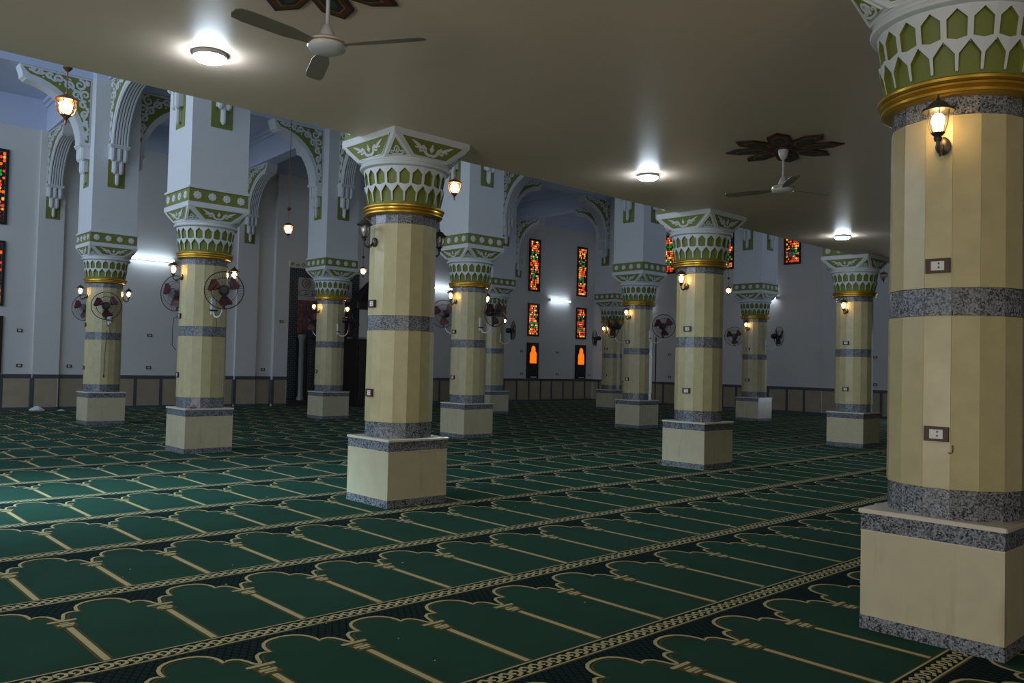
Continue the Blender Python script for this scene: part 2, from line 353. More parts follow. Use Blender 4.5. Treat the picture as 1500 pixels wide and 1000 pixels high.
for mb, nm, m in ((gold, 'gold_weave', M_CGOLD), (brn, 'brown_weave', M_CBROWN), (dark, 'dark_weave', M_LATT)):
    o = mb.build(nm, m, carpet); o['kind'] = 'stuff'
lint = MB()
for _ in range(34):
    x, y = random.uniform(1.5, 9), random.uniform(2.5, 9)
    if not frustum(x, y, 0): continue
    a = random.uniform(.002, .006); lint.box((x-a, y-a*.6, .003), (x+a, y+a*.6, .006))
o = lint.build('lint', M_PAPER); o['kind'] = 'stuff'; tag(o, 'tiny pale lint specks scattered over the carpet', 'lint')

# ------------------------------------------------------------------ columns
POS = dict(A=(5.19, 1.77), B=(5.19, 7.30), C=(10.77, 7.33), D=(16.64, 7.60), E=(5.39, 12.94), F=(5.79, 19.10), G=(11.13, 18.74), H=(10.88, 12.94), I=(16.72, 18.76), J=(16.37, 12.93), K=(22.63, 19.02), L=(22.19, 13.15))
DESC = dict(A='the nearest, largest column', B='the column with dark unlit lanterns', C='the middle slab edge column',
    D='the farthest slab edge column', E='the column holding a small brown box', F='the back row column with hanging cord',
    G='the column before the prayer niche', H='the column behind the unlit lantern one', I='the half hidden back row column',
    J='the column with a black pole', K='the corner bay column', L='the column near the plain far wall')
COLLAB = dict(A='nearest and largest cream marble column, red pen mark under its lower socket',
    B='cream marble column with dark unlit lanterns, its capital touching the low ceiling',
    C='cream marble column under the ceiling edge, middle of three, one lit lantern',
    D='smallest, farthest cream marble column carrying the ceiling edge',
    E='white shafted marble column with a small brown box on its plinth ledge',
    F='white shafted back row marble column with a red bladed fan and hanging cord',
    G='white shafted marble column standing before the dark patterned prayer niche',
    H='white shafted marble column with two fans, next behind the unlit lantern column',
    I='back row marble column mostly hidden behind another, edge-on fan at its side',
    J='white shafted marble column with a thin black pole leaning at its side',
    K='back row marble column nearest the hall corner, partly hidden behind another',
    L='white shafted marble column before the plain far wall, a fan on both sides')
NS = 16
def make_column():
    t = thing('marble_column', COLLAB['A'], 'column', group='columns of the prayer hall')
    # plinth
    MB().box((-.375,-.375,.078), (.375,.375,.566)).build('plinth_block', M_PLINTH, t)
    for nm, z0, z1, q in (('plinth_foot', 0, .078, .377), ('plinth_band', .566, .664, .376)):
        MB().box((-q,-q,z0), (q,q,z1)).build(nm, M_GRAN, t)
    lw = MB(); lw.box((-.377,-.377,.5605), (.377,.377,.5665)); lw.build('pale_fillet', M_LEDGE, t)
    MB().bevbox((-.388,-.388,.664), (.388,.388,.688), .006).build('plinth_ledge', M_LEDGE, t)
    # shaft: dark core, then one panel per facet
    rc = lambda z: .352 - .006*(z-.7)/2.3
    MB().lathe([(.338, .69), (.325, 3.06)], NS).build('shaft_core', M_DADO, t)
    def facet(z0, z1, d):
        g = .0006; P = []
        for z in (z0, z1):
            for rr in (rc(z)+d, .325):
                for s in (-1, 1):
                    a = s*pi/NS; P.append((rr*cos(a), rr*sin(a)-s*g, z))
        return MB().add(P, [(0,1,5,4),(1,3,7,5),(3,2,6,7),(2,0,4,6),(0,2,3,1),(4,5,7,6)])
    for nm, z0, z1, d, m in (('granite_panel', .688, .848, .002, M_GRAN), ('marble_panel', .850, 1.795, .010, M_MARBLE), ('granite_panel', 1.799, 1.948, .004, M_GRAN),
                             ('marble_panel', 1.952, 2.902, .008, M_MARBLE), ('granite_panel', 2.905, 3.02, .004, M_GRAN)):
        o = facet(z0, z1, d).build(nm, m, t); o.rotation_euler = (0,0,pi/NS)
        for k in range(1, NS):
            c = o.copy(); COL.objects.link(c); c.parent = t; c.rotation_euler = (0,0,pi/NS+2*pi*k/NS)
    # gilded ring
    dz = -.042
    pr = [(.33, 3.045), (.385, 3.045)] + [(.388+.026*sin(a), 3.065-.02*cos(a)) for a in (.5, 1.2, 1.9, 2.6)] + [(.400+.022*sin(a), 3.098-.016*cos(a)) for a in (.4, 1.2, 2.0, 2.7)] + [(.408+.026*sin(a), 3.128-.018*cos(a)) for a in (.4, 1.1, 1.9, 2.7)] + [(.38, 3.150)]
    MB().lathe([(r, z+dz) for r, z in pr], 48).build('gold_ring', M_GOLD, t, True)
    # bell of the capital
    MB().lathe([(.35, 3.09), (.374, 3.095), (.386, 3.27), (.396, 3.29), (.412, 3.50)], 40).build('capital_bell', M_GREEN, t, True)
    NN = 20; da = 2*pi/NN
    def capped(mb, poly, f0, f1): mb.loft([[f0(*p) for p in poly], [f1(*p) for p in poly]], 1); mb.m[-1] = 0
    def rad(z): return .374 + max(0, z-3.09)/.41*.036
    up, lo = MB(), MB()
    def f(a, z, d): r = rad(z)+d; return (r*cos(a), r*sin(a), z)
    for k in range(NN):
        a0 = k*da
        # upper row: narrow pillars between house-shaped niches, flaring out towards the collar
        quads = [((-.5,3.284),(-.385,3.284),(-.385,3.412),(-.5,3.412)), ((.385,3.284),(.5,3.284),(.5,3.412),(.385,3.412)),
                 ((-.5,3.412),(-.385,3.412),(0,3.462),(-.5,3.495)), ((.5,3.495),(0,3.462),(.385,3.412),(.5,3.412)), ((-.5,3.495),(0,3.462),(.5,3.495))]
        for q in quads: capped(up, q, lambda u, z: f(a0+u*da, z, -.012), lambda u, z: f(a0+u*da, z,   .016+.016*(z-3.27)/.225))
        # lower row, offset by half a niche: pointed heads and drops that end in a rounded tip
        a1 = a0+da/2
        zz = lambda u: 3.312-.016*abs(u)*2
        quads = [((-.5,3.222),(-.425,3.222),(0,3.292),(0,zz(0)),(-.5,zz(.5))), ((.5,zz(.5)),(0,zz(0)),(0,3.292),(.425,3.222),(.5,3.222)),
                 ((-.5,3.222),(-.5,3.135),(-.46,3.128),(-.44,3.140),(-.425,3.222)), ((.425,3.222),(.44,3.140),(.46,3.128),(.5,3.135),(.5,3.222))]
        for q in quads: capped(lo, q, lambda u, z: f(a1+u*da, z, -.012), lambda u, z: f(a1+u*da, z, .012+.022*max(0, z-3.13)/.17))
    up.build('upper_niche_row', [M_WHITE, M_GREEN], t); lo.build('lower_niche_row', [M_WHITE, M_GREEN], t)
    cp = [(.42, 3.482), (.455, 3.484), (.474, 3.494), (.480, 3.508), (.474, 3.524), (.458, 3.532), (.446, 3.538), (.452, 3.548), (.464, 3.556), (.464, 3.572), (.40, 3.574)]
    MB().lathe(cp, 48).build('capital_collar', M_WHITE, t, True)
    # abacus: octagon below, square above; sloping trapezoids on the faces, triangles at the corners
    Hs, zt, zb = .487, 3.765, 3.565
    e, h8 = .225, .425                                      # octagon: half side e on faces at distance h8
    oc = [(-e,-h8),(e,-h8),(h8,-e),(h8,e),(e,h8),(-e,h8),(-h8,e),(-h8,-e)]
    sq = [(-Hs,-Hs),(Hs,-Hs),(Hs,Hs),(-Hs,Hs)]
    P = [(x,y,zb) for x,y in oc] + [(x,y,zt) for x,y in sq] + [(x,y,3.815) for x,y in sq]
    F = [(0,1,9,8),(2,3,10,9),(4,5,11,10),(6,7,8,11),(1,2,9),(3,4,10),(5,6,11),(7,0,8),(8,9,13,12),(9,10,14,13),(10,11,15,14),(11,8,12,15),(12,13,14,15),(7,6,5,4,3,2,1,0)]
    MB().add(P, F).build('abacus', M_WHITE, t)
    def plane_of(a, b, c):                                   # local frame of a sloping facet
        a, b, c = Vector(a), Vector(b), Vector(c); x = (b-a).normalized(); n = x.cross(c-a).normalized(); y = n.cross(x)
        if n.z > 0: n = -n
        return lambda u, v, hh: a + x*u + y*v + n*hh
    # trapezoid (front face), u from the lower edge centre
    ft = plane_of((0,-h8,zb), (e,-h8,zb), (0,-Hs,zt)); Lt = math.hypot(Hs-h8, zt-zb)
    tz = [(-e+.018,.026),(e-.018,.026),(Hs-.085,Lt-.010),(-Hs+.085,Lt-.010)]
    tp = MB().prism(tz, lambda u,v: ft(u,v,-.002), lambda u,v: ft(u,v,.003)).build('green_panel', M_GREEN, t)
    sc = MB()
    for s in (-1, 1):
        g = lambda pts: [(s*x*1.12, y*1.27) for x, y in pts]
        ribbon(sc, g([(0,.042),(.030,.040),(.062,.055),(.075,.085),(.100,.100),(.13,.088),(.155,.105),(.19,.118),(.235,.135)]), [.022,.026,.030,.034,.036,.034,.030,.024,.008], ft, .012)
        ribbon(sc, g([(.075,.085),(.095,.070),(.125,.062),(.14,.072)]), [.022,.022,.020,.008], ft, .012)
        ribbon(sc, g([(.14,.10),(.165,.085),(.19,.088)]), [.022,.020,.008], ft, .011)
    sc.prism([(0,.078),(.030,.115),(.018,.122),(0,.165),(-.018,.122),(-.030,.115)], lambda u,v: ft(u,v,0), lambda u,v: ft(u,v,.013))
    sc.build('scrollwork', M_WHITE, tp)
    bd = MB(); 
    ribbon(bd, tz, .012, ft, .010, closed=True); bd.build('panel_border', M_WHITE, tp)
    a8, b8 = Vector((e,-h8,zb)), Vector((h8,-e,zb)); mid = (a8+b8)/2; top = Vector((Hs,-Hs,zt)); Lq = (top-mid).length; wq = (b8-a8).length/2
    fq = plane_of(mid, b8, top)
    tri = [(-wq+.045,.028),(wq-.045,.028),(0,Lq*.80)]
    qp = MB().prism(tri, lambda u,v: fq(u,v,-.002), lambda u,v: fq(u,v,.003)).build('green_panel', M_GREEN, t)
    sc = MB()
    for s in (-1, 1):
        g = lambda pts: [(s*x, y) for x, y in pts]
        ribbon(sc, g([(0,.036),(.045,.040),(.066,.058),(.058,.078),(.036,.074),(.040,.060)]), [.012,.014,.014,.014,.012,.006], fq, .011)
        ribbon(sc, g([(0,.055),(.028,.085),(.020,.115),(0,.138)]), [.010,.014,.014,.008], fq, .012)
    sc.prism([(0,.065),(.012,.088),(0,.112),(-.012,.088)], lambda u,v: fq(u,v,0), lambda u,v: fq(u,v,.010))
    sc.build('scrollwork', M_WHITE, qp)
    bd = MB(); ribbon(bd, tri, .010, fq, .009, closed=True); bd.build('panel_border', M_WHITE, qp)
    for o in (tp, qp):
        for k in (1, 2, 3):
            c = dup(o, t); c.rotation_euler = (0,0,k*pi/2)
    return t
def add_upper(t):
    # frieze with rosettes, cornice and the square white shaft above
    MB().box((-.487,-.487,3.815), (.487,.487,3.832)).build('frieze_fillet', M_WHITE, t)
    MB().box((-.470,-.470,3.832), (.470,.470,4.035)).build('frieze', M_GREEN, t)
    MB().bevbox((-.492,-.492,4.035), (.492,.492,4.075), .012).build('frieze_cornice', M_WHITE, t)
    MB().box((-.458,-.458,4.075), (.458,.458,7.30)).build('upper_shaft', M_WHITE, t)
    ro = MB(); pts = []
    for i in range(32):
        a = 2*pi*i/32; rr = .066*(1-.20*(.5+.5*cos(8*a+pi))); pts.append((rr*cos(a), rr*sin(a)))
    ro.prism(pts, lambda u,v: (u, 0, v), lambda u,v: (u*.93, -.016, v*.93)); ro.prism(arcpts(0,0,.018,0,2*pi*7/8,7), lambda u,v: (u,-.016,v), lambda u,v: (u*.8,-.024,v*.8))
    first = None
    for k in range(4):
        for u in (-.345, -.115, .115, .345):
            p = Matrix.Rotation(k*pi/2, 3, 'Z') @ Vector((u, -.470, 3.934))
            if first is None: o = first = ro.build('rosette', M_WHITE, t)
            else: o = first.copy(); COL.objects.link(o); o.parent = t
            o.location = p; o.rotation_euler = (0,0,k*pi/2)
# arch bracket: local +x away from the shaft face, y across, z up
def arch_curve(n=14): return [(1.30-1.12*cos(a), 5.90+1.13*sin(a)) for a in [pi/2*.965*i/n for i in range(n+1)]]
def make_bracket(plaque=True):
    cu = arch_curve(); hw = .17
    prof = [(0, 5.90)] + cu + [(1.30, 7.06), (1.31, 7.14), (1.34, 7.22), (1.36, 7.30), (0, 7.30)]
    b = MB().prism(prof, lambda u,v: (u,-hw,v), lambda u,v: (u,hw,v)).build('arch_bracket', M_WHITE)
    fl = MB()
    for k in range(6):
        y = -.14+.28*k/5; fl.tube([(u+.004, y, v-.002) for u, v in cu], .024, 6)
    fl.build('flute_ribs', M_WHITE, b, True)
    gp = MB()
    for k in range(5):
        y = -.112+.28*k/5
        gp.prism([(u+.0, v) for u, v in cu]+[(u-.02, v+.02) for u, v in cu[::-1]], lambda u,v,y=y: (u+.007, y-.010, v-.004), lambda u,v,y=y: (u+.007, y+.010, v-.004))
    gp.build('flute_grooves', M_TILEG, b)
    cf = [(1.30-1.20*cos(a), 5.94+1.20*sin(a)) for a in [pi/2*.93*i/14 for i in range(15)]]
    field = [(.035, 5.94)] + [(max(.10, u), v) for u, v in cf] + [(1.24, 7.19), (1.30, 7.255), (.035, 7.255)]
    for s in (-1, 1):
        F = lambda u, v, h, s=s: (u, s*(hw+.0+h), v)
        gf = MB().prism(field, lambda u,v: F(u,v,-.004), lambda u,v: F(u,v,.003)).build('green_field', M_GREEN, b)
        sw = MB()
        for (x, z, rr, a0, tn) in ((.085,6.12,.042,-1.2,1.2),(.10,6.32,.055,2.2,-1.2),(.125,6.52,.066,-1.2,1.25),(.16,6.72,.075,2.2,-1.2),(.13,6.93,.085,-1,1.2),(.30,6.90,.075,3,-1.2),
                                   (.24,7.12,.100,1.4,1.25),(.46,7.06,.085,3.4,-1.2),(.64,7.15,.075,-.4,1.2),(.82,7.165,.062,2.6,-1.1),(.98,7.195,.048,-.3,1.1),(1.12,7.215,.034,3,-1.1)):
            ribbon(sw, spiral(x, z, rr*1.14, a0, tn), [.048]*6+[.040]*5+[.030]*4, F, .014)
        stem = [(.070,5.99),(.10,6.10),(.055,6.22),(.145,6.42),(.065,6.60),(.19,6.80),(.22,6.97),(.36,7.00),(.55,7.16),(.73,7.09),(.90,7.20),(1.05,7.17),(1.2,7.225)]
        ribbon(sw, stem, .042, F, .013)
        sw.prism([(.06,7.225),(.13,7.245),(.16,7.17),(.10,7.12),(.055,7.15)], lambda u,v: F(u,v,0), lambda u,v: F(u,v,.015))
        for x, z, dx, dz in ((.055,6.02,.05,.06),(.16,6.42,-.07,.05),(.05,6.62,.03,.06),(.22,6.80,.05,.05),(.06,6.80,-.01,.07),(.20,7.00,.06,.04),(.40,7.18,.08,.03),(.34,7.04,.06,-.03),(.56,7.19,.07,.02),(.74,7.20,.06,.02),(.60,7.06,.05,-.02),(.90,7.13,.06,-.01),(1.06,7.225,.05,.01)):
            L = math.hypot(dx, dz); px, pz = -dz/L*.020, dx/L*.020
            sw.prism([(x,z),(x+dx*.5+px,z+dz*.5+pz),(x+dx,z+dz),(x+dx*.5-px,z+dz*.5-pz)], lambda u,v: F(u,v,0), lambda u,v: F(u,v,.012))
        ribbon(sw, [(.022,5.95),(.022,7.268),(1.305,7.268)], .014, F, .012)
        sw.build('scrollwork', M_WHITE, gf)
    co = MB()
    co.box((0,-.20,5.865), (.215,.20,5.905)); co.box((0,-.185,5.83), (.195,.185,5.865))
    def pill(x, y, r, z0, z1):
        co.loft([[(x+r*k*cos(2*pi*i/8), y+r*k*sin(2*pi*i/8), z) for i in range(8)] for k, z in ((.35,z0),(.85,z0+r*.6),(1,z0+r*1.4),(1,z1))])
    for y in (-.125, 0, .125): pill(.125, y, .058, 5.56, 5.84)
    co.box((0,-.175,5.60), (.11,.175,5.83))
    for y in (-.062, .062): pill(.082, y, .052, 5.30, 5.62)
    co.box((0,-.105,5.34), (.07,.105,5.60))
    pill(.052, 0, .040, 5.07, 5.36); co.box((0,-.03,5.12), (.045,.03,5.34))
    co.build('corbel', M_WHITE, b)
    if plaque: MB().box((-.003,-.172,5.025), (.008,.172,5.87)).build('green_plaque', M_GREEN, b)
    return b

colA = make_column()
COLS = {'A': colA}
template = dup(colA)          # becomes B
KIDS.clear()
add_upper(template)
KIDS.clear()
COLS['B'] = template
for n in 'CDEFGHIJKL': COLS[n] = dup(template)
KIDS.clear()
brk = make_bracket()
KIDS.clear()
firstb = True
for n in 'EFGHIJKL':
    for k in range(4):
        if firstb: b = brk; b.parent = COLS[n]; firstb = False
        else: b = dup(brk, COLS[n])
        a = k*pi/2; b.location = (.458*cos(a), .458*sin(a), 0); b.rotation_euler = (0,0,a)
for n, c in COLS.items():
    c.location = (*POS[n], .0028); c['label'] = COLLAB[n]; c['kind'] = 'thing'
    if n != 'A': c['group'] = 'columns of the prayer hall'
for ch in COLS['A'].children:
    if ch.name.split('.')[0] in ('marble_panel', 'granite_panel'): ch.rotation_euler.z -= R(7)
# wall brackets at the ends of the beams
for wall, x, y, a in ((wallf, 6.0, YW1-.10, -pi/2), (wallf, 11.5, YW1-.10, -pi/2), (wallf, 17.5, YW1-.10, -pi/2), (wallf, 23.05, YW1, -pi/2), (wallr, XW1-.10, 19.3, pi), (wallr, XW1-.10, 13.4, pi)):
    b = dup(brk, wall); b.location = (x, y, 0); b.rotation_euler = (0,0,a)
# beams between the columns
def beam(p, q):
    d = Vector((q[0]-p[0], q[1]-p[1])); L = d.length; a = atan2(d.y, d.x); M = Matrix.Translation((p[0], p[1], 0)) @ Matrix.Rotation(a, 4, 'Z')
    mb = MB(); mb.box((0,-.2,7.30), (L,.2,ZH), M=M); mb.box((0,-.25,7.95), (L,.25,8.05), M=M); mb.box((0,-.31,8.05), (L,.31,ZH), M=M)
    struct(mb.build('beam', M_WALLW), 'white boxed beam spanning between tall shafts')
for n in 'BCDEFGHIJKL':
    if n in 'BCD': continue
    x, y = POS[n]; struct(MB().box((x-.458,y-.458,7.301), (x+.458,y+.458,ZH)).build('beam', M_WALLW), 'white block where beams cross above a tall shaft')
rows = [('E','H'),('H','J'),('J','L'),('F','G'),('G','I'),('I','K'),('B','E'),('E','F'),('C','H'),('H','G'),('D','J'),('J','I'),('L','K')]
for a, b in rows: beam(POS[a], POS[b])
for a, q in (('E',(XW0,12.94)),('F',(XW0,19.1)),('F',(6.0,YW1)),('G',(11.5,YW1)),('I',(17.5,YW1)),('K',(23.05,YW1)),('K',(XW1,19.3)),('L',(XW1,13.4))): beam(POS[a], q)

# ------------------------------------------------------------------ windows
GL = [mat('stained_glass_'+n, c, .3, emit=c, estr=s) for n, c, s in (('red', (.85,.05,.03), .75), ('amber', (1,.42,.04), .85), ('yellow', (1,.66,.12), .85), ('green', (.02,.34,.06), .6), ('teal', (.03,.22,.20), .4), ('orange', (1,.14,.01), .85), ('dark', (.05,.02,.02), .05))]
M_ORG = mat('glowing_orange_pane', (1,.30,.02), .4, emit=(1,.19,.004), estr=.95)
def stained(name, label, cx, z0, z1, wall, w=.64):
    """wall: ('f', ) on the front wall or ('r',) on the far wall; cx runs along it"""
    t = thing(name, label, 'window', (cx, YW1, z0) if wall == 'f' else (XW1, cx, z0), 0 if wall == 'f' else -pi/2, 'stained glass windows')
    H = z1-z0; fr = MB()
    for lo, hi in (((-w/2,-.05,0),(-w/2+.06,0,H)), ((w/2-.06,-.05,0),(w/2,0,H)), ((-w/2+.06,-.05,0),(w/2-.06,0,.07)), ((-w/2+.06,-.05,H-.07),(w/2-.06,0,H))): fr.box(lo, hi)
    fr.build('frame', M_DKWIN, t); MB().box((-w/2+.08,-.012,.08), (w/2-.08,-.002,H-.08)).build('lead_backing', M_LEAD, t)
    rg = random.Random(hash((round(cx*10), round(z0*10))) & 0xffff)
    gm = MB(); nx = 7; iw = w-.13; ih = H-.15; ny = max(6, int(ih/(iw/nx)*.85)); cw, chh = iw/nx, ih/ny
    for j in range(ny):
        v = (j+.5)/ny; blk = int(v*5.0)
        for i in range(nx):
            u = abs((i-nx//2))/(nx//2)
            x = -iw/2+(i+.5)*cw; z = .075+(j+.5)*chh
            edge = u > .7
            if edge: k = rg.choice([6,6,0,5,1])
            elif blk % 2 == 0: k = rg.choice([0,5,0,5,1,2,0]) 
            else: k = rg.choice([3,3,4,3,3,2,6,0])
            if rg.random() < .20: k = 6
            ww, hh = cw*rg.uniform(.42,.56), chh*rg.uniform(.40,.54)
            n = rg.choice([4,6,8]); a0 = rg.random()*pi
            gm.prism([(x+ww*cos(a0+2*pi*q/n), z+hh*sin(a0+2*pi*q/n)) for q in range(n)], lambda a,b: (a,-.012,b), lambda a,b: (a,-.022,b), k)
    o = gm.build('glass_mosaic', GL, t); o['kind'] = 'stuff'
    return t
def orange_window(label, cx, z0, z1, w=.66):
    t = thing('arched_lamp_window', label, 'window', (cx, YW1, z0), 0, 'orange lit windows'); H = z1-z0
    MB().box((-w/2,-.05,0), (w/2,0,H)).build('board', M_DKWIN, t)
    p = [(-.20,.62),(.20,.62),(.20,1.02),(.17,1.08),(.13,1.10),(.125,1.24),(.08,1.31),(0,1.345),(-.08,1.31),(-.125,1.24),(-.13,1.10),(-.17,1.08),(-.20,1.02)]
    MB().prism(p, lambda u,v: (u,-.045,v), lambda u,v: (u,-.058,v)).build('pane', M_ORG, t)
    fr = MB(); ribbon(fr, [(u*1.08,.98+(v-.98)*1.05) for u, v in p], .03, lambda u,v,h: (u,-.05-h,v), .025, closed=True); fr.build('pane_frame', M_PAINTRED, t)
    MB().box((-.22,-.056,.10), (.22,-.05,.5)).build('lower_panel', M_WOOD, t)
    if True: MB().box((-.12,-.075,.035), (.20,-.05,.075)).build('sill_strip', M_STEEL, t)
    return t
PLACE = {4.64: 'at the picture edge beside the first pilaster', 23.96: 'near the half hidden back row column', 26.88: 'nearest the hall corner on the front wall'}
for cx in (4.64, 23.96, 26.88):
    stained('stained_glass_window', 'tall upper stained glass panel '+PLACE[cx], cx, 4.52 if cx > 5 else 4.75, 6.68, 'f')
    stained('stained_glass_window', 'shorter middle stained glass panel '+PLACE[cx], cx, 2.67, 4.03 if cx > 5 else 4.33, 'f')
    orange_window('dark panel with a glowing orange arch '+PLACE[cx], cx, .94, 2.41)
for cx, lb in ((20.35, 'short stained glass panel just before the middle slab edge column'), (17.66, 'short stained glass panel just past the middle slab edge column'), (14.94, 'short stained glass panel alone under the low ceiling edge')):
    stained('stained_glass_window', lb, cx, 5.33, 6.9, 'r')

# ------------------------------------------------------------------ prayer niche
def mihrab():
    y0 = YW1-.16
    t = thing('prayer_niche', 'prayer niche with black and white geometric border, red stone and calligraphy', 'prayer niche', (14.16, y0, .003))
    def bx(mb, a, b, z0, z1, d0, d1, mi=0): mb.box((a-14.16, -d1, z0), (b-14.16, -d0, z1), mi)
    mb = MB(); bx(mb, 12.87, 15.45, 0, 4.42, 0, .03); mb.build('back_slab', M_TILEK, t)
    # geometric border: little white lozenges on black
    bo = MB()
    for (a, b, z0, z1) in ((12.87,13.15,.22,4.42),(15.17,15.45,.22,4.42),(13.15,15.17,4.14,4.42)):
        nx = max(1, round((b-a)/.07)); nz = max(1, round((z1-z0)/.07)); cw, ch = (b-a)/nx, (z1-z0)/nz
        for i in range(nx):
            for j in range(nz):
                x, z = a-14.16+(i+.5)*cw, z0+(j+.5)*ch; s = .42 if (i+j) % 2 else .22
                bo.prism([(x-cw*s,z),(x,z-ch*s),(x+cw*s,z),(x,z+ch*s)], lambda u,v: (u,-.03,v), lambda u,v: (u,-.035,v))
    o = bo.build('geometric_border', M_TILEG, t); o['kind'] = 'stuff'
    cr = MB(); bx(cr, 12.82, 15.5, 4.42, 4.63, 0, .05); cr = cr.build('crest', M_WALL, t)
    cs = MB()
    for k in range(14):
        x = -1.24+.19*k; f = lambda u,v,h: (u,-.05-h,v)
        ribbon(cs, spiral(x, 4.52, .065, (k%2)*pi, 1.1), .025, f, .01)
    cs.build('scrollwork', M_GREEN, cr)
    mb = MB(); bx(mb, 13.16, 15.16, 3.40, 4.13, .03, .045); mb.build('white_panel', M_TILEP, t)
    mb = MB(); bx(mb, 13.16, 15.16, 2.30, 3.40, .03, .045); mb.build('red_stone_panel', M_BRICK, t)
    bk = MB()
    for j in range(7):
        for i in range(9):
            x = 13.16+(i+.5*(j%2))*.23; bx(bk, x, min(15.16, x+.012), 2.30+j*.157, 2.30+(j+1)*.157, .045, .047)
        bx(bk, 13.16, 15.16, 2.30+j*.157, 2.31+j*.157, .045, .047)
    bk.build('stone_joint', M_TILEW, t)
    # writing: round medallion, cartouche and the upright letters of the word on the red stone
    ins = MB(); f = lambda u,v,h: (u,-.045-h,v)
    for cx in (-.72, .72):
        ribbon(ins, arcpts(cx, 3.94, .155, 0, 2*pi, 28), .016, f, .006); ribbon(ins, arcpts(cx, 3.94, .13, 0, 2*pi, 28), .006, f, .006)
        for q in ([(-.07,.02),(-.03,-.05),(.03,-.05),(.07,0),(.04,.04)], [(-.05,.07),(-.02,.02),(.02,.05),(.05,.08)], [(-.02,-.09),(.0,-.07),(.03,-.09)], [(.075,-.05),(.085,.05)]):
            ribbon(ins, [(cx+a, 3.94+b) for a, b in q], .018, f, .006)
    ca = [(-.92,3.54),(.92,3.54),(.96,3.58),(.98,3.625),(.96,3.67),(.92,3.71),(-.92,3.71),(-.96,3.67),(-.98,3.625),(-.96,3.58)]
    ribbon(ins, ca, .014, f, .006, closed=True)
    for k in range(7):                                           # cartouche script: baseline strokes, uprights and dots
        x = -.80+.25*k
        ribbon(ins, [(x,3.60),(x+.05,3.585),(x+.12,3.585),(x+.17,3.61),(x+.165,3.64)], .024, f, .006)
        ribbon(ins, [(x+.06,3.59),(x+.065,3.685)], .018, f, .006)
        ins.box((x+.10,-.051,3.645), (x+.125,-.045,3.665))
    # the word in upright letters: alif, two lams joined on a baseline, final ha
    X, Z = -.70, 2.94
    for u in (.17, .08, .0): ribbon(ins, [(X+u, Z), (X+u, Z+.30)], .030, f, .007)
    ribbon(ins, [(X+.10, Z), (X-.09, Z)], .030, f, .007)
    ribbon(ins, [(X-.09, Z), (X-.09, Z+.13), (X-.03, Z+.13), (X-.03, Z)], .026, f, .007)
    ribbon(ins, [(X-.12, Z-.07), (X+.20, Z-.07)], .012, f, .006)
    ins.build('calligraphy', M_TILEK, t)
    # arched hood of alternating voussoirs over the dark recess
    rec = MB(); rec.prism([(-.62,.20),(.62,.20),(.62,2.25)]+[(.62*cos(a), 2.25+.78*sin(a)) for a in [pi*i/16 for i in range(1,16)]]+[(-.62,2.25)], lambda u,v: (u,-.046,v), lambda u,v: (u,-.050,v)); rec.build('recess', M_TILEK, t)
    for i in range(13):
        a0, a1 = pi*i/13+.01, pi*(i+1)/13-.01; q = [(.64*cos(a0),2.25+.80*sin(a0)),(.86*cos(a0),2.25+1.03*sin(a0)),(.86*cos(a1),2.25+1.03*sin(a1)),(.64*cos(a1),2.25+.80*sin(a1))]
        MB().prism(q, lambda u,v: (u,-.047,v), lambda u,v: (u,-.075,v)).build('voussoir', M_BRICK if i % 2 else M_TILEK, t)
    gr = MB()
    for i in range(5):
        for j in range(9):
            x, z = -.50+.25*i, .42+.2*j
            ribbon(gr, [(x-.10,z-.08),(x+.10,z-.08),(x+.10,z+.08),(x-.10,z+.08)], .022, lambda u,v,h: (u,-.05-h,v), .008, closed=True)
            gr.prism([(x-.05,z),(x,z-.04),(x+.05,z),(x,z+.04)], lambda u,v: (u,-.05,v), lambda u,v: (u,-.056,v))
    o = gr.build('lattice_tiles', M_TILEG, t); o['kind'] = 'stuff'
    for s in (-1, 1):
        c = MB().lathe([(.12,.18),(.12,.26),(.095,.30),(.085,.36),(.082,2.02),(.095,2.06),(.09,2.10),(.13,2.20),(.13,2.28)], 16, c=(s*.88,-.14,0)).build('colonnette', M_TILEW, t, True)
    MB().box((-1.30,-.22,0), (1.30,-.03,.18)).build('plinth_course', M_TILEK, t)
    MB().box((-1.0,-.07,2.20), (-.66,-.045,2.32)).build('impost', M_TILEK, t); MB().box((.66,-.07,2.20), (1.0,-.045,2.32)).build('impost', M_TILEK, t)
mihrab()
def minbar():
    t = thing('minbar', 'dark wooden pulpit with a pale panel, standing beside the prayer niche', 'pulpit', (15.14, 23.63, .003))
    MB().box((-.42,-.5,0), (.9,.28,2.2)).build('base_cabinet', M_WOOD, t)
    for x, y in ((-.40,-.48),(.84,-.48),(-.40,.21),(.84,.21)): MB().box((x,y,2.2), (x+.06,y+.06,3.3)).build('post', M_WOOD, t)
    MB().box((-.34,-.47,2.26), (.84,-.45,3.16)).build('pale_panel', M_WALL, t)
    ca = MB(); ca.bevbox((-.45,-.55,3.18), (1.0,.30,3.42), .03); ca.loft([[(-.3,-.45,3.42),(.9,-.45,3.42),(.9,.26,3.42),(-.3,.26,3.42)], [(-.02,-.3,3.75),(.6,-.3,3.75),(.6,.2,3.75),(-.02,.2,3.75)], [(.28,-.02,4.15),(.32,-.02,4.15),(.32,.02,4.15),(.28,.02,4.15)]]); ca.build('canopy', M_WOOD, t)
    for k in range(4): MB().box((-.34+.3*k,-.53,.25), (-.10+.3*k,-.5,1.95)).build('carved_panel', M_DKWIN, t)
    MB().box((-.37,-.49,2.62), (-.33,-.46,2.70)).build('knob', M_BLACK, t)
minbar()

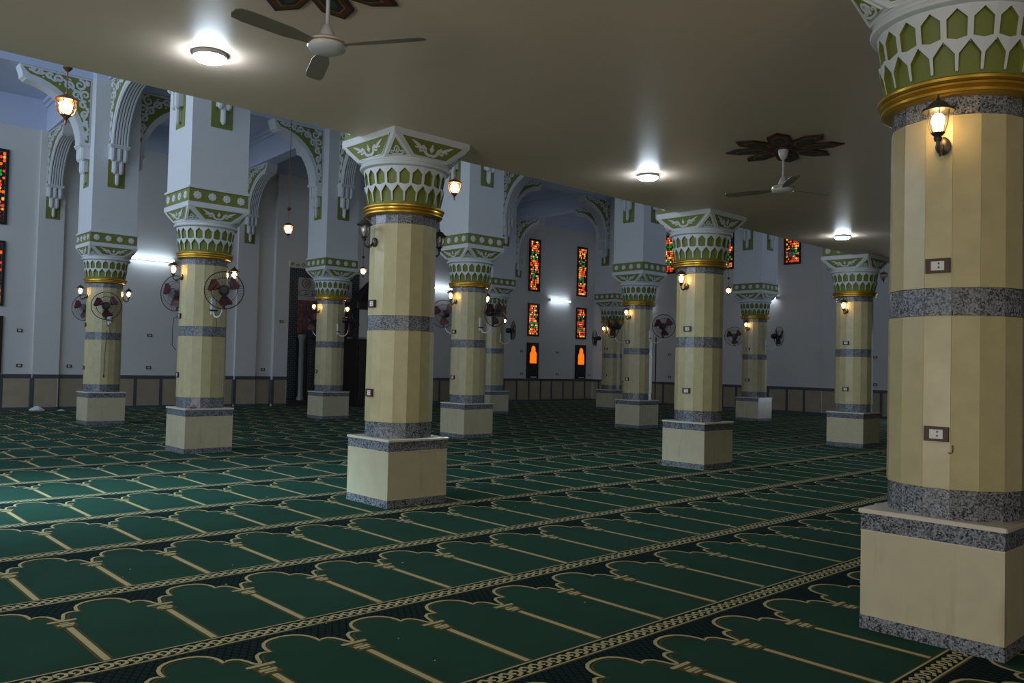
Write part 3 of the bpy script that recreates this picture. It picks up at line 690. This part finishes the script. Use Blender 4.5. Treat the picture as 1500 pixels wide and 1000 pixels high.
# ------------------------------------------------------------------ lamps on the low ceiling, tube lamps
def ceiling_lamp(x, y, lb):
    t = thing('ceiling_lamp', lb, 'lamp', (x, y, ZC), group='round lamps of the low ceiling')
    MB().lathe([(.128,0),(.130,-.022),(.124,-.030),(.10,-.030)], 36).build('rim', M_STEEL, t, True)
    MB().lathe([(.120,-.028),(.118,-.040),(.10,-.054),(.06,-.063),(.001,-.066)], 36).build('diffuser', M_DISC, t, True)
for x, y, lb in ((2.6, 6.28, 'round glowing ceiling lamp beside the nearer fan'), (8.03, 6.24, 'round glowing ceiling lamp between the unlit lantern column and middle slab column'),
                 (13.78, 6.52, 'round glowing ceiling lamp above the farthest slab edge column')):
    ceiling_lamp(x, y, lb)
def tube_lamp(lb, p, rz):
    t = thing('tube_lamp', lb, 'lamp', p, rz, 'tube lamps high on the walls')
    MB().box((-.64,-.06,-.03), (.64,0,.03)).build('housing', M_STEEL, t)
    for s in (-1, 1): MB().box((s*.62-.025,-.12,-.035), (s*.62+.025,-.055,.035)).build('end_cap', M_STEEL, t)
    tb = MB(); n = 12; tb.loft([[(x, -.088+.030*cos(2*pi*i/n), .030*sin(2*pi*i/n)) for i in range(n)] for x in (-.60, .60)]); tb.build('tube', M_TUBE, t, True)
for lb, p, rz in (('white tube lamp on the front wall beside the back row column with hanging cord', (8.62, YW1, 4.24), 0),
                  ('white tube lamp peeping out past the unlit lantern column', (18.96, YW1, 4.25), 0),
                  ('white tube lamp between the two pairs of stained glass panels', (25.48, YW1, 4.24), 0),
                  ('tube lamp on the far wall, its end showing past the column with a black pole', (XW1, 21.72, 4.25), -pi/2),
                  ('tube lamp on the far wall, its end glowing by the plain wall column capital', (XW1, 16.12, 4.15), -pi/2)):
    tube_lamp(lb, p, rz)

# ------------------------------------------------------------------ wall lanterns
def make_lantern():
    t = thing('bracket_lantern', 'x', 'lantern', group='lanterns on the columns')
    pl = MB(); n = 16
    for x, s in ((0,1),(.012,.95),(.02,.7)): pass
    pl.loft([[(x, .048*s*cos(2*pi*i/n), .062*s*sin(2*pi*i/n)) for i in range(n)] for x, s in ((-.02,1),(.012,1),(.022,.75),(.028,.3))]); pl.build('wall_plate', M_BRONZE, t, True)
    MB().tube([(.02,0,.0),(.045,0,-.035),(.09,0,-.068),(.135,0,-.066),(.16,0,-.04),(.163,0,.0)], .011, 8).tube([(.03,0,-.02),(.05,0,-.065),(.085,0,-.085),(.12,0,-.08)], .006, 6).build('arm', M_BRONZE, t, True)
    dn = -.056
    cx = .16
    MB().lathe([(.004,.05),(.02,.055),(.028,.075),(.022,.085),(.036,.10),(.046,.112),(.036,.116)], 16, c=(cx,0,dn)).build('cup', M_BRONZE, t, True)
    MB().lathe([(.040,.114),(.050,.135),(.060,.175),(.066,.225),(.068,.262)], 20, c=(cx,0,dn), caps=False).build('glass', M_GLASS, t, True)
    rb = MB()
    for k in range(6):
        a = 2*pi*k/6+.3; rb.tube([(cx+r*cos(a), r*sin(a), z+dn) for r, z in ((.042,.112),(.053,.137),(.063,.175),(.069,.225),(.071,.264))], .0035, 5)
    rb.build('cage_ribs', M_BRONZE, t, True)
    MB().lathe([(.072,.260),(.098,.258),(.102,.266),(.096,.274),(.074,.282),(.060,.305),(.036,.325),(.016,.333),(.010,.340),(.014,.346),(.006,.354),(.004,.368),(.001,.376)], 20, c=(cx,0,dn)).build('cap', M_BRONZE, t, True)
    MB().lathe([(.004,.118),(.014,.12),(.016,.135),(.032,.155),(.043,.19),(.038,.222),(.018,.243),(.001,.248)], 12, c=(cx,0,dn)).build('bulb', M_BULB, t, True)
    return t
lan = make_lantern(); KIDS.clear(); cache(lan)
LANT = [('A',180,1),('B',180,0),('B',0,0),('C',180,1),('D',180,1),('E',180,1),('E',0,1),('F',180,1),('F',0,1),('G',180,1),('G',0,1),('H',180,1),('H',0,1),('I',0,1),('J',180,1),('K',180,1),('L',180,1)]
WL = bpy.data.lights.new('lantern_bulb', 'POINT'); WL.energy = 13.0; WL.color = (1, .60, .26); WL.shadow_soft_size = .03
RS = .362
def on_col(n, deg, z, r=RS):
    a = R(deg); return (POS[n][0]+r*cos(a), POS[n][1]+r*sin(a), z)
dead = None
for i, (n, az, lit) in enumerate(LANT):
    o = lan if i == 0 else dup(lan)
    if n == 'A': az = -172
    o.location = on_col(n, az, 2.735 if n == 'A' else 2.715); o.rotation_euler = (0,0,R(az)); o.scale = (.80, .80, .80)
    both = sum(1 for q in LANT if q[0] == n) > 1
    side = (', entrance side' if az == 180 else ', far side') if both else ''
    o['label'] = ('lit warm' if lit else 'unlit dark') + ' bronze lantern on ' + DESC[n] + side
    if lit:
        l = bpy.data.objects.new('bulb_light', WL); COL.objects.link(l); l.parent = o; l.location = (.16,0,.13)
    else:
        for ch in o.children:
            if ch.name.startswith('bulb'): ch.data = ch.data.copy(); ch.data.materials[0] = M_DEADBULB
# pendant lanterns
def make_pendant():
    t = thing('pendant_lantern', 'x', 'lantern', group='pendant lanterns of the hall')
    MB().lathe([(.001,-.17),(.008,-.16),(.014,-.12),(.010,-.11),(.020,-.10),(.035,-.075),(.055,-.06),(.050,-.05)], 14).build('spike', M_COPPER, t, True)
    MB().lathe([(.050,-.055),(.078,-.025),(.096,.03),(.098,.075),(.085,.115)], 18, caps=False).build('glass', M_GLASS, t, True)
    rb = MB()
    for k in range(6):
        a = 2*pi*k/6; rb.tube([(r*cos(a), r*sin(a), z) for r, z in ((.052,-.055),(.081,-.025),(.099,.03),(.101,.075),(.088,.118))], .006, 5)
    rb.tube([(.100*cos(2*pi*i/20), .100*sin(2*pi*i/20), .03) for i in range(20)], .004, 5, closed=True); rb.build('cage_ribs', M_COPPER, t, True)
    MB().lathe([(.085,.11),(.112,.105),(.115,.115),(.10,.13),(.06,.155),(.03,.17),(.012,.18),(.012,.20)], 18).build('cap', M_COPPER, t, True)
    MB().lathe([(.004,-.05),(.03,-.035),(.062,.01),(.068,.045),(.05,.085),(.016,.105),(.001,.108)], 12).build('bulb', M_BULB, t, True)
    MB().tube([(0,0,.19),(0,0,ZH-4.15)], .006, 6).build('chain', M_COPPER, t)
    MB().lathe([(.004,.42),(.03,.44),(.05,.465),(.045,.49),(.012,.505),(.006,.52)], 14).build('canopy', M_COPPER, t, True)
    return t
pen = make_pendant(); KIDS.clear(); cache(pen)
for i, (x, y, z, lit, lb) in enumerate(((2.56,10.0,4.15,1,'glowing copper pendant lantern nearest the entrance, below a scrolled arch'), (8.42,16.0,4.18,1,'glowing copper pendant lantern hanging near the prayer niche'),
        (8.17,10.15,4.2,1,'glowing copper pendant lantern just behind the unlit lantern column'), (25.15,15.95,4.2,1,'small glowing copper pendant lantern before the plain far wall'),
        (13.9,21.6,4.18,1,'glowing copper pendant lantern by the pulpit, half behind a column'), (18.9,10.25,4.32,0,'dark unlit pendant lantern below a short stained glass panel'), (24.2,10.2,4.25,0,'dark unlit pendant lantern beside the farthest slab edge capital'))):
    o = pen if i == 0 else dup(pen); o.location = (x, y, z); o['label'] = lb
    if lit:
        l = bpy.data.objects.new('bulb_light', WL); COL.objects.link(l); l.parent = o; l.location = (0,0,.05)
    else:
        for ch in o.children:
            if ch.name.startswith('bulb'): ch.data = ch.data.copy(); ch.data.materials[0] = M_DEADBULB

# ------------------------------------------------------------------ wall fans
def make_fan():
    t = thing('bracket_fan', 'x', 'fan', group='fans on the columns')
    bp = MB(); bp.bevbox((-.02,-.035,-.13), (.022,.035,.13), .006); bp.build('base_plate', M_STEEL, t)
    MB().tube([(.02,0,-.10),(.06,0,-.16),(.14,0,-.175),(.22,0,-.155),(.28,0,-.09),(.31,0,.0),(.315,0,.05)], .013, 8).build('arm', M_STEEL, t, True)
    MB().box((-.0,-.06,-.075), (.035,.06,-.055)).build('clamp', M_BLACK, t)
    def head(mb, nm, m, sm=True): return mb.build(nm, m, t, sm)
    # head parts share the pivot at (.32, 0, .10); local x of the head is the blowing direction
    H = []
    H.append(head(MB().tube([(0,0,-.08),(0,0,.06),(.0,0,.13),(-.02,0,.17)], [.022,.026,.024,.03], 8), 'neck', M_BLACK))
    mo = MB(); mo.loft([[(x, r*cos(2*pi*i/16), .20+r*sin(2*pi*i/16)) for i in range(16)] for x, r in ((-.17,.02),(-.165,.06),(-.13,.075),(-.03,.078),(.0,.06),(.03,.03))]); H.append(head(mo, 'motor', M_BLACK))
    gd = MB(); cx = .06
    ring = lambda x, r: [(x, r*cos(2*pi*i/36), .20+r*sin(2*pi*i/36)) for i in range(36)]
    gd.tube(ring(cx,.285), .008, 6, closed=True); gd.tube(ring(cx+.055,.19), .003, 5, closed=True); gd.tube(ring(cx+.068,.07), .006, 5, closed=True); gd.tube(ring(cx-.055,.19), .003, 5, closed=True)
    for k in range(40):
        a = 2*pi*k/40
        for s in (1, -1):
            gd.tube([(cx+s*x, r*cos(a), .20+r*sin(a)) for x, r in ((0,.285),(.045,.23),(.065,.10),(.068,.05))], .0014, 3)
    gd.prism(arcpts(0,0,.05,0,2*pi*15/16,15), lambda u,v: (cx+.064,u,.20+v), lambda u,v: (cx+.074,u,.20+v)); H.append(head(gd, 'guard', M_BLACK))
    for k in range(3):
        bl = MB(); a0 = 2*pi*k/3+.5; pts = []
        for i, (r, w) in enumerate(((.03,.30),(.08,.42),(.15,.55),(.21,.56),(.245,.40))):
            for s in (-1, 1):
                a = a0 + s*w*.9 + .25*i*.2; pts.append((cx-.012*s*1.5, r*cos(a), .20+r*sin(a)))
        bl.add(pts+[(x+.004,y,z) for x,y,z in pts], [(2*i,2*i+1,2*i+3,2*i+2) for i in range(4)]+[(10+2*i,12+2*i,13+2*i,11+2*i) for i in range(4)]); H.append(head(bl, 'blade', M_RED, False))
    hb = MB(); hb.loft([[(x, r*cos(2*pi*i/14), .20+r*sin(2*pi*i/14)) for i in range(14)] for x, r in ((.03,.04),(.08,.042),(.095,.03),(.10,.005))]); H.append(head(hb, 'hub', M_RED))
    for o in H: o.location = (.32,0,.03)
    MB().tube([(.10,.0,-.17),(.07,.03,-.24),(.03,.05,-.34),(.012,.05,-.42)], .004, 5).build('cord', M_BLACK, t)
    return t
fan = make_fan(); KIDS.clear()
FANS = [('E',-90,-112,.03),('E',90,-150,-.2),('F',-90,-104,-.2),('F',90,-135,-.25),('G',-90,-38,.18),('G',90,-160,-.2),('H',-90,-88,.05),('H',90,-150,-.13),('I',-90,-50,.3),('J',-90,-128,.17),('J',90,-195,-.15),('L',-90,-32,.24),('L',90,-160,.0),('K',90,-212,-.12)]
for i, (n, az, face, hx) in enumerate(FANS):
    o = fan if i == 0 else dup(fan)
    rot = atan2(hx, .34)*(1 if az < 0 else -1)
    o.location = on_col(n, az, 2.27); o.rotation_euler = (0,0,R(az)+rot)
    for ch in o.children:
        b = ch.name.split('.')[0]
        if b in ('neck','motor','guard','blade','hub'): ch.rotation_euler = (0,0,R(face)-(R(az)+rot))
    o['label'] = ('black wall fan on the near side of ' if az < 0 else 'black wall fan reaching out behind ') + DESC[n]

# ------------------------------------------------------------------ sockets
def make_socket():
    t = thing('power_socket', 'x', 'socket', group='sockets on the columns')
    fr = MB()
    for lo, hi in (((0,-.062,-.040),(.022,-.036,.040)), ((0,.036,-.040),(.022,.062,.040)), ((0,-.036,-.040),(.022,.036,-.026)), ((0,-.036,.026),(.022,.036,.040))): fr.box(lo, hi)
    fr.build('frame', M_BROWN, t); MB().bevbox((0,-.037,-.027), (.018,.037,.027), .003).build('face_plate', M_SOCK, t)
    for y, z in ((.006,.012),(.006,-.010)): MB().box((.017,y-.004,z-.005), (.0195,y+.004,z+.005)).build('hole', M_BLACK, t)
    return t
soc = make_socket(); KIDS.clear()
SOCK = []
for n in 'ABCDEFHJKL':
    ang = {'A':-175.5,'B':177,'C':-175,'D':180,'E':174,'F':174,'H':175,'J':174,'K':-178,'L':179}[n]
    SOCK += [(n, ang, 2.075 if n in 'ABCD' else 2.11, 'upper'), (n, ang, 1.15 if n in 'ABCD' else 1.195, 'lower')]
SOCK.append(('G', 175.8, 1.19, 'lower'))
for i, (n, a, z, w) in enumerate(SOCK):
    o = soc if i == 0 else dup(soc)
    o.location = on_col(n, a, z, .350); o.rotation_euler = (0,0,R(a))
    o['label'] = 'brown framed socket ' + ('above' if w == 'upper' else 'below') + ' the grey band of ' + DESC[n]
for i, (p, rz, lb) in enumerate((((5.36,YW1,2.06),-90,'upper wall socket between the picture edge and first pilaster'), ((5.38,YW1,1.155),-90,'lower wall socket between the picture edge and first pilaster'),
        ((6.56,YW1,1.157),-90,'dark low wall socket just past the first pilaster'), ((8.63,YW1,2.07),-90,'upper wall socket below the tube lamp by the back row column'), ((8.63,YW1,1.15),-90,'lower wall socket below the tube lamp by the back row column'),
        ((12.12,YW1,1.14),-90,'low wall socket beside the prayer niche'), ((12.62,YW1-.16,2.675),-90,'dark switch plate high beside the prayer niche'),
        ((23.35,YW1,2.045),-90,'upper wall socket before the first orange window'), ((23.37,YW1,1.13),-90,'lower wall socket before the first orange window'),
        ((25.43,YW1,2.05),-90,'upper wall socket between the two orange windows'), ((25.46,YW1,1.12),-90,'lower wall socket between the two orange windows'), ((27.5,YW1,1.11),-90,'low wall socket right by the hall corner'),
        ((XW1,20.25,2.05),180,'upper wall socket on the far wall past the column with a black pole'), ((XW1,20.23,1.14),180,'lower wall socket on the far wall past the column with a black pole'),
        ((XW1,11.93,2.02),180,'upper far wall socket beside the farthest slab edge column'), ((XW1,11.92,1.11),180,'lower far wall socket beside the farthest slab edge column'))):
    o = dup(soc); o.location = p; o.rotation_euler = (0,0,R(rz)); o['label'] = lb; o['group'] = 'sockets on the walls'
# the red pen mark on the nearest column: the letter lam
mk = MB(); f = lambda u, v, h: (-(.3565+h), -u*.8, v*.8)
ribbon(mk, [(.030,.040),(.031,.010),(.028,-.010),(.014,-.018),(.0,-.012)], .006, f, .001)
o = mk.build('pen_mark', M_REDPEN, COLS['A']); o.location = (0, -.05, 1.06); o.rotation_euler = (0,0,R(6)); o['label'] = 'red pen letter below the socket'

# ------------------------------------------------------------------ ceiling fans and medallions
def ceiling_fan(x, y, angs, lb):
    t = thing('ceiling_fan', lb, 'fan', (x, y, ZC), group='ceiling fans under the low ceiling'); t.scale = (.9, .9, 1.02)
    MB().lathe([(.001,0),(.058,-.022),(.060,-.035),(.052,-.075),(.030,-.115),(.014,-.125)], 20).build('canopy', M_STEEL, t, True)
    MB().lathe([(.013,-.11),(.013,-.36)], 12).build('rod', M_STEEL, t, True)
    MB().lathe([(.016,-.30),(.030,-.315),(.045,-.345),(.055,-.375),(.058,-.395)], 20).build('hub_cover', M_STEEL, t, True)
    MB().lathe([(.055,-.390),(.10,-.392),(.126,-.405),(.130,-.420),(.130,-.438),(.122,-.452),(.09,-.466),(.05,-.474),(.001,-.477)], 28).build('motor', M_STEEL, t, True)
    MB().lathe([(.1305,-.418),(.1325,-.420),(.1325,-.426),(.1305,-.428)], 28, caps=False).build('trim_ring', M_GOLD, t, True)
    bl = MB(); out = [(.12,-.035),(.20,-.045),(.30,-.062),(.60,-.066),(.68,-.055),(.70,-.02),(.70,.03),(.67,.055),(.60,.062),(.30,.058),(.20,.04),(.12,.03)]
    bl.prism(out, lambda u,v: (u,v,-.412+v*.18-.02), lambda u,v: (u,v,-.408+v*.18-.02)); b0 = None
    for k, a in enumerate(angs):
        if b0 is None: b = b0 = bl.build('blade', M_BLADE, t)
        else: b = b0.copy(); COL.objects.link(b); b.parent = t
        b.rotation_euler = (0,0,R(a))
def medallion(x, y, Rr, lb, off=22.5):
    t = thing('ceiling_medallion', lb, 'ceiling medallion', (x, y, ZC-.002), group='painted medallions of the low ceiling')
    def hexa(s, c=.56): 
        base = [(.10,0),(.34,.185),(.78,.185),(1.0,0),(.78,-.185),(.34,-.185)]
        return [((c+(u-c)*s)*Rr, v*s*Rr*1.02) for u, v in base]
    p0 = None
    for k in range(8):
        if p0 is None:
            p = p0 = MB().prism(hexa(1), lambda u,v: (u,v,0), lambda u,v: (u,v,-.012)).build('petal', M_PAINTBLK, t)
            for nm, s, m, h in (('red_inlay', .86, M_PAINTRED, .014), ('ochre_inlay', .62, M_PAINTYEL, .016), ('green_inlay', .52, M_PAINTBLK, .018), ('teal_inlay', .30, M_PAINTTEAL, .020)):
                MB().prism(hexa(s), lambda u,v: (u,v,-.010), lambda u,v,h=h: (u,v,-h)).build(nm, m, p)
            KIDS.clear()
        else: p = dup(p0, t)
        p.rotation_euler = (0,0,R(off+45*k)); p.location = (0,0,-.0006*(k % 2))
    MB().lathe([(.001,0),(.16*Rr,0),(.16*Rr,-.021),(.001,-.0215)], 24).build('centre_boss', M_PAINTRED, t)
medallion(7.97, 4.42, .60, 'dark red star medallion painted around the farther ceiling fan')
medallion(2.50, 4.55, .60, 'dark red star medallion cut by the picture top, around the nearer fan', 39)
ceiling_fan(7.97, 4.42, (100, -20, -140), 'white ceiling fan with long rod, farther of the two')
ceiling_fan(2.56, 4.45, (-174, -57, 68), 'white ceiling fan nearest the camera at the picture top')

# ------------------------------------------------------------------ odds and ends
def blob(name, x, y, s, h, label, cat, m, z=0.003):
    mb = MB(); rg = random.Random(3); n = 14; rings = []
    for k, (q, zz) in enumerate(((1,0),(1.02,.25),(.8,.6),(.45,.9),(.1,1))):
        rings.append([(s*q*cos(2*pi*i/n)*rg.uniform(.8,1.1), s*.6*q*sin(2*pi*i/n)*rg.uniform(.8,1.1), zz*h*rg.uniform(.8,1.1) if k else 0) for i in range(n)])
    mb.loft(rings); o = mb.build(name, m); o.location = (x, y, z); tag(o, label, cat)
blob('plastic_bag', 5.72, 23.95, .17, .12, 'crumpled white plastic bag on the carpet against the front wall', 'bag', M_PAPER)
blob('paper_scrap', 6.25, 23.8, .09, .035, 'small white paper scrap on the carpet near the white bag', 'paper', M_PAPER)
t = MB(); t.bevbox((-.05,-.03,0), (.05,.03,.022), .003); o = t.build('small_box', M_CARD); o.location = (POS['E'][0]-.27, POS['E'][1]-.345, .692); o.rotation_euler = (0,0,.3)
tag(o, 'small flat brown box lying on a plinth ledge', 'box')
# black pole leaning by the column J and cords
o = MB().lathe([(.016,.0),(.016,1.55),(.010,1.56)], 10).build('black_pole', M_BLACK); o.location = (POS['J'][0]+.33, POS['J'][1]-.30, .692); tag(o, 'thin black pole standing on a plinth ledge against the shaft', 'pole')
pf_ = on_col('F', -98, 0, .37)
o = MB().tube([(pf_[0], pf_[1], 2.0), (pf_[0]-.004, pf_[1], 1.75), (pf_[0]-.02, pf_[1], 1.4), (pf_[0]-.025, pf_[1], 1.06)], .006, 6).lathe([(.004,0),(.014,.01),(.014,.05),(.004,.06)], 8, c=(pf_[0]-.025, pf_[1], 1.0)).build('electric_cable', M_BLACK); tag(o, 'loose black cable with plug hanging down the back row column', 'cable')
pe = on_col('E', 176, 0, .368)
o = MB().tube([(pe[0]-.015, pe[1], 2.10), (pe[0]-.07, pe[1]+.02, 2.08), (pe[0]-.085, pe[1]+.03, 1.9), (pe[0]-.08, pe[1]+.03, 1.65), (pe[0]-.02, pe[1]+.04, 1.58)], .006, 6).build('electric_cable', M_BLACK); tag(o, 'short looped black cable plugged into the column holding a small brown box', 'cable')
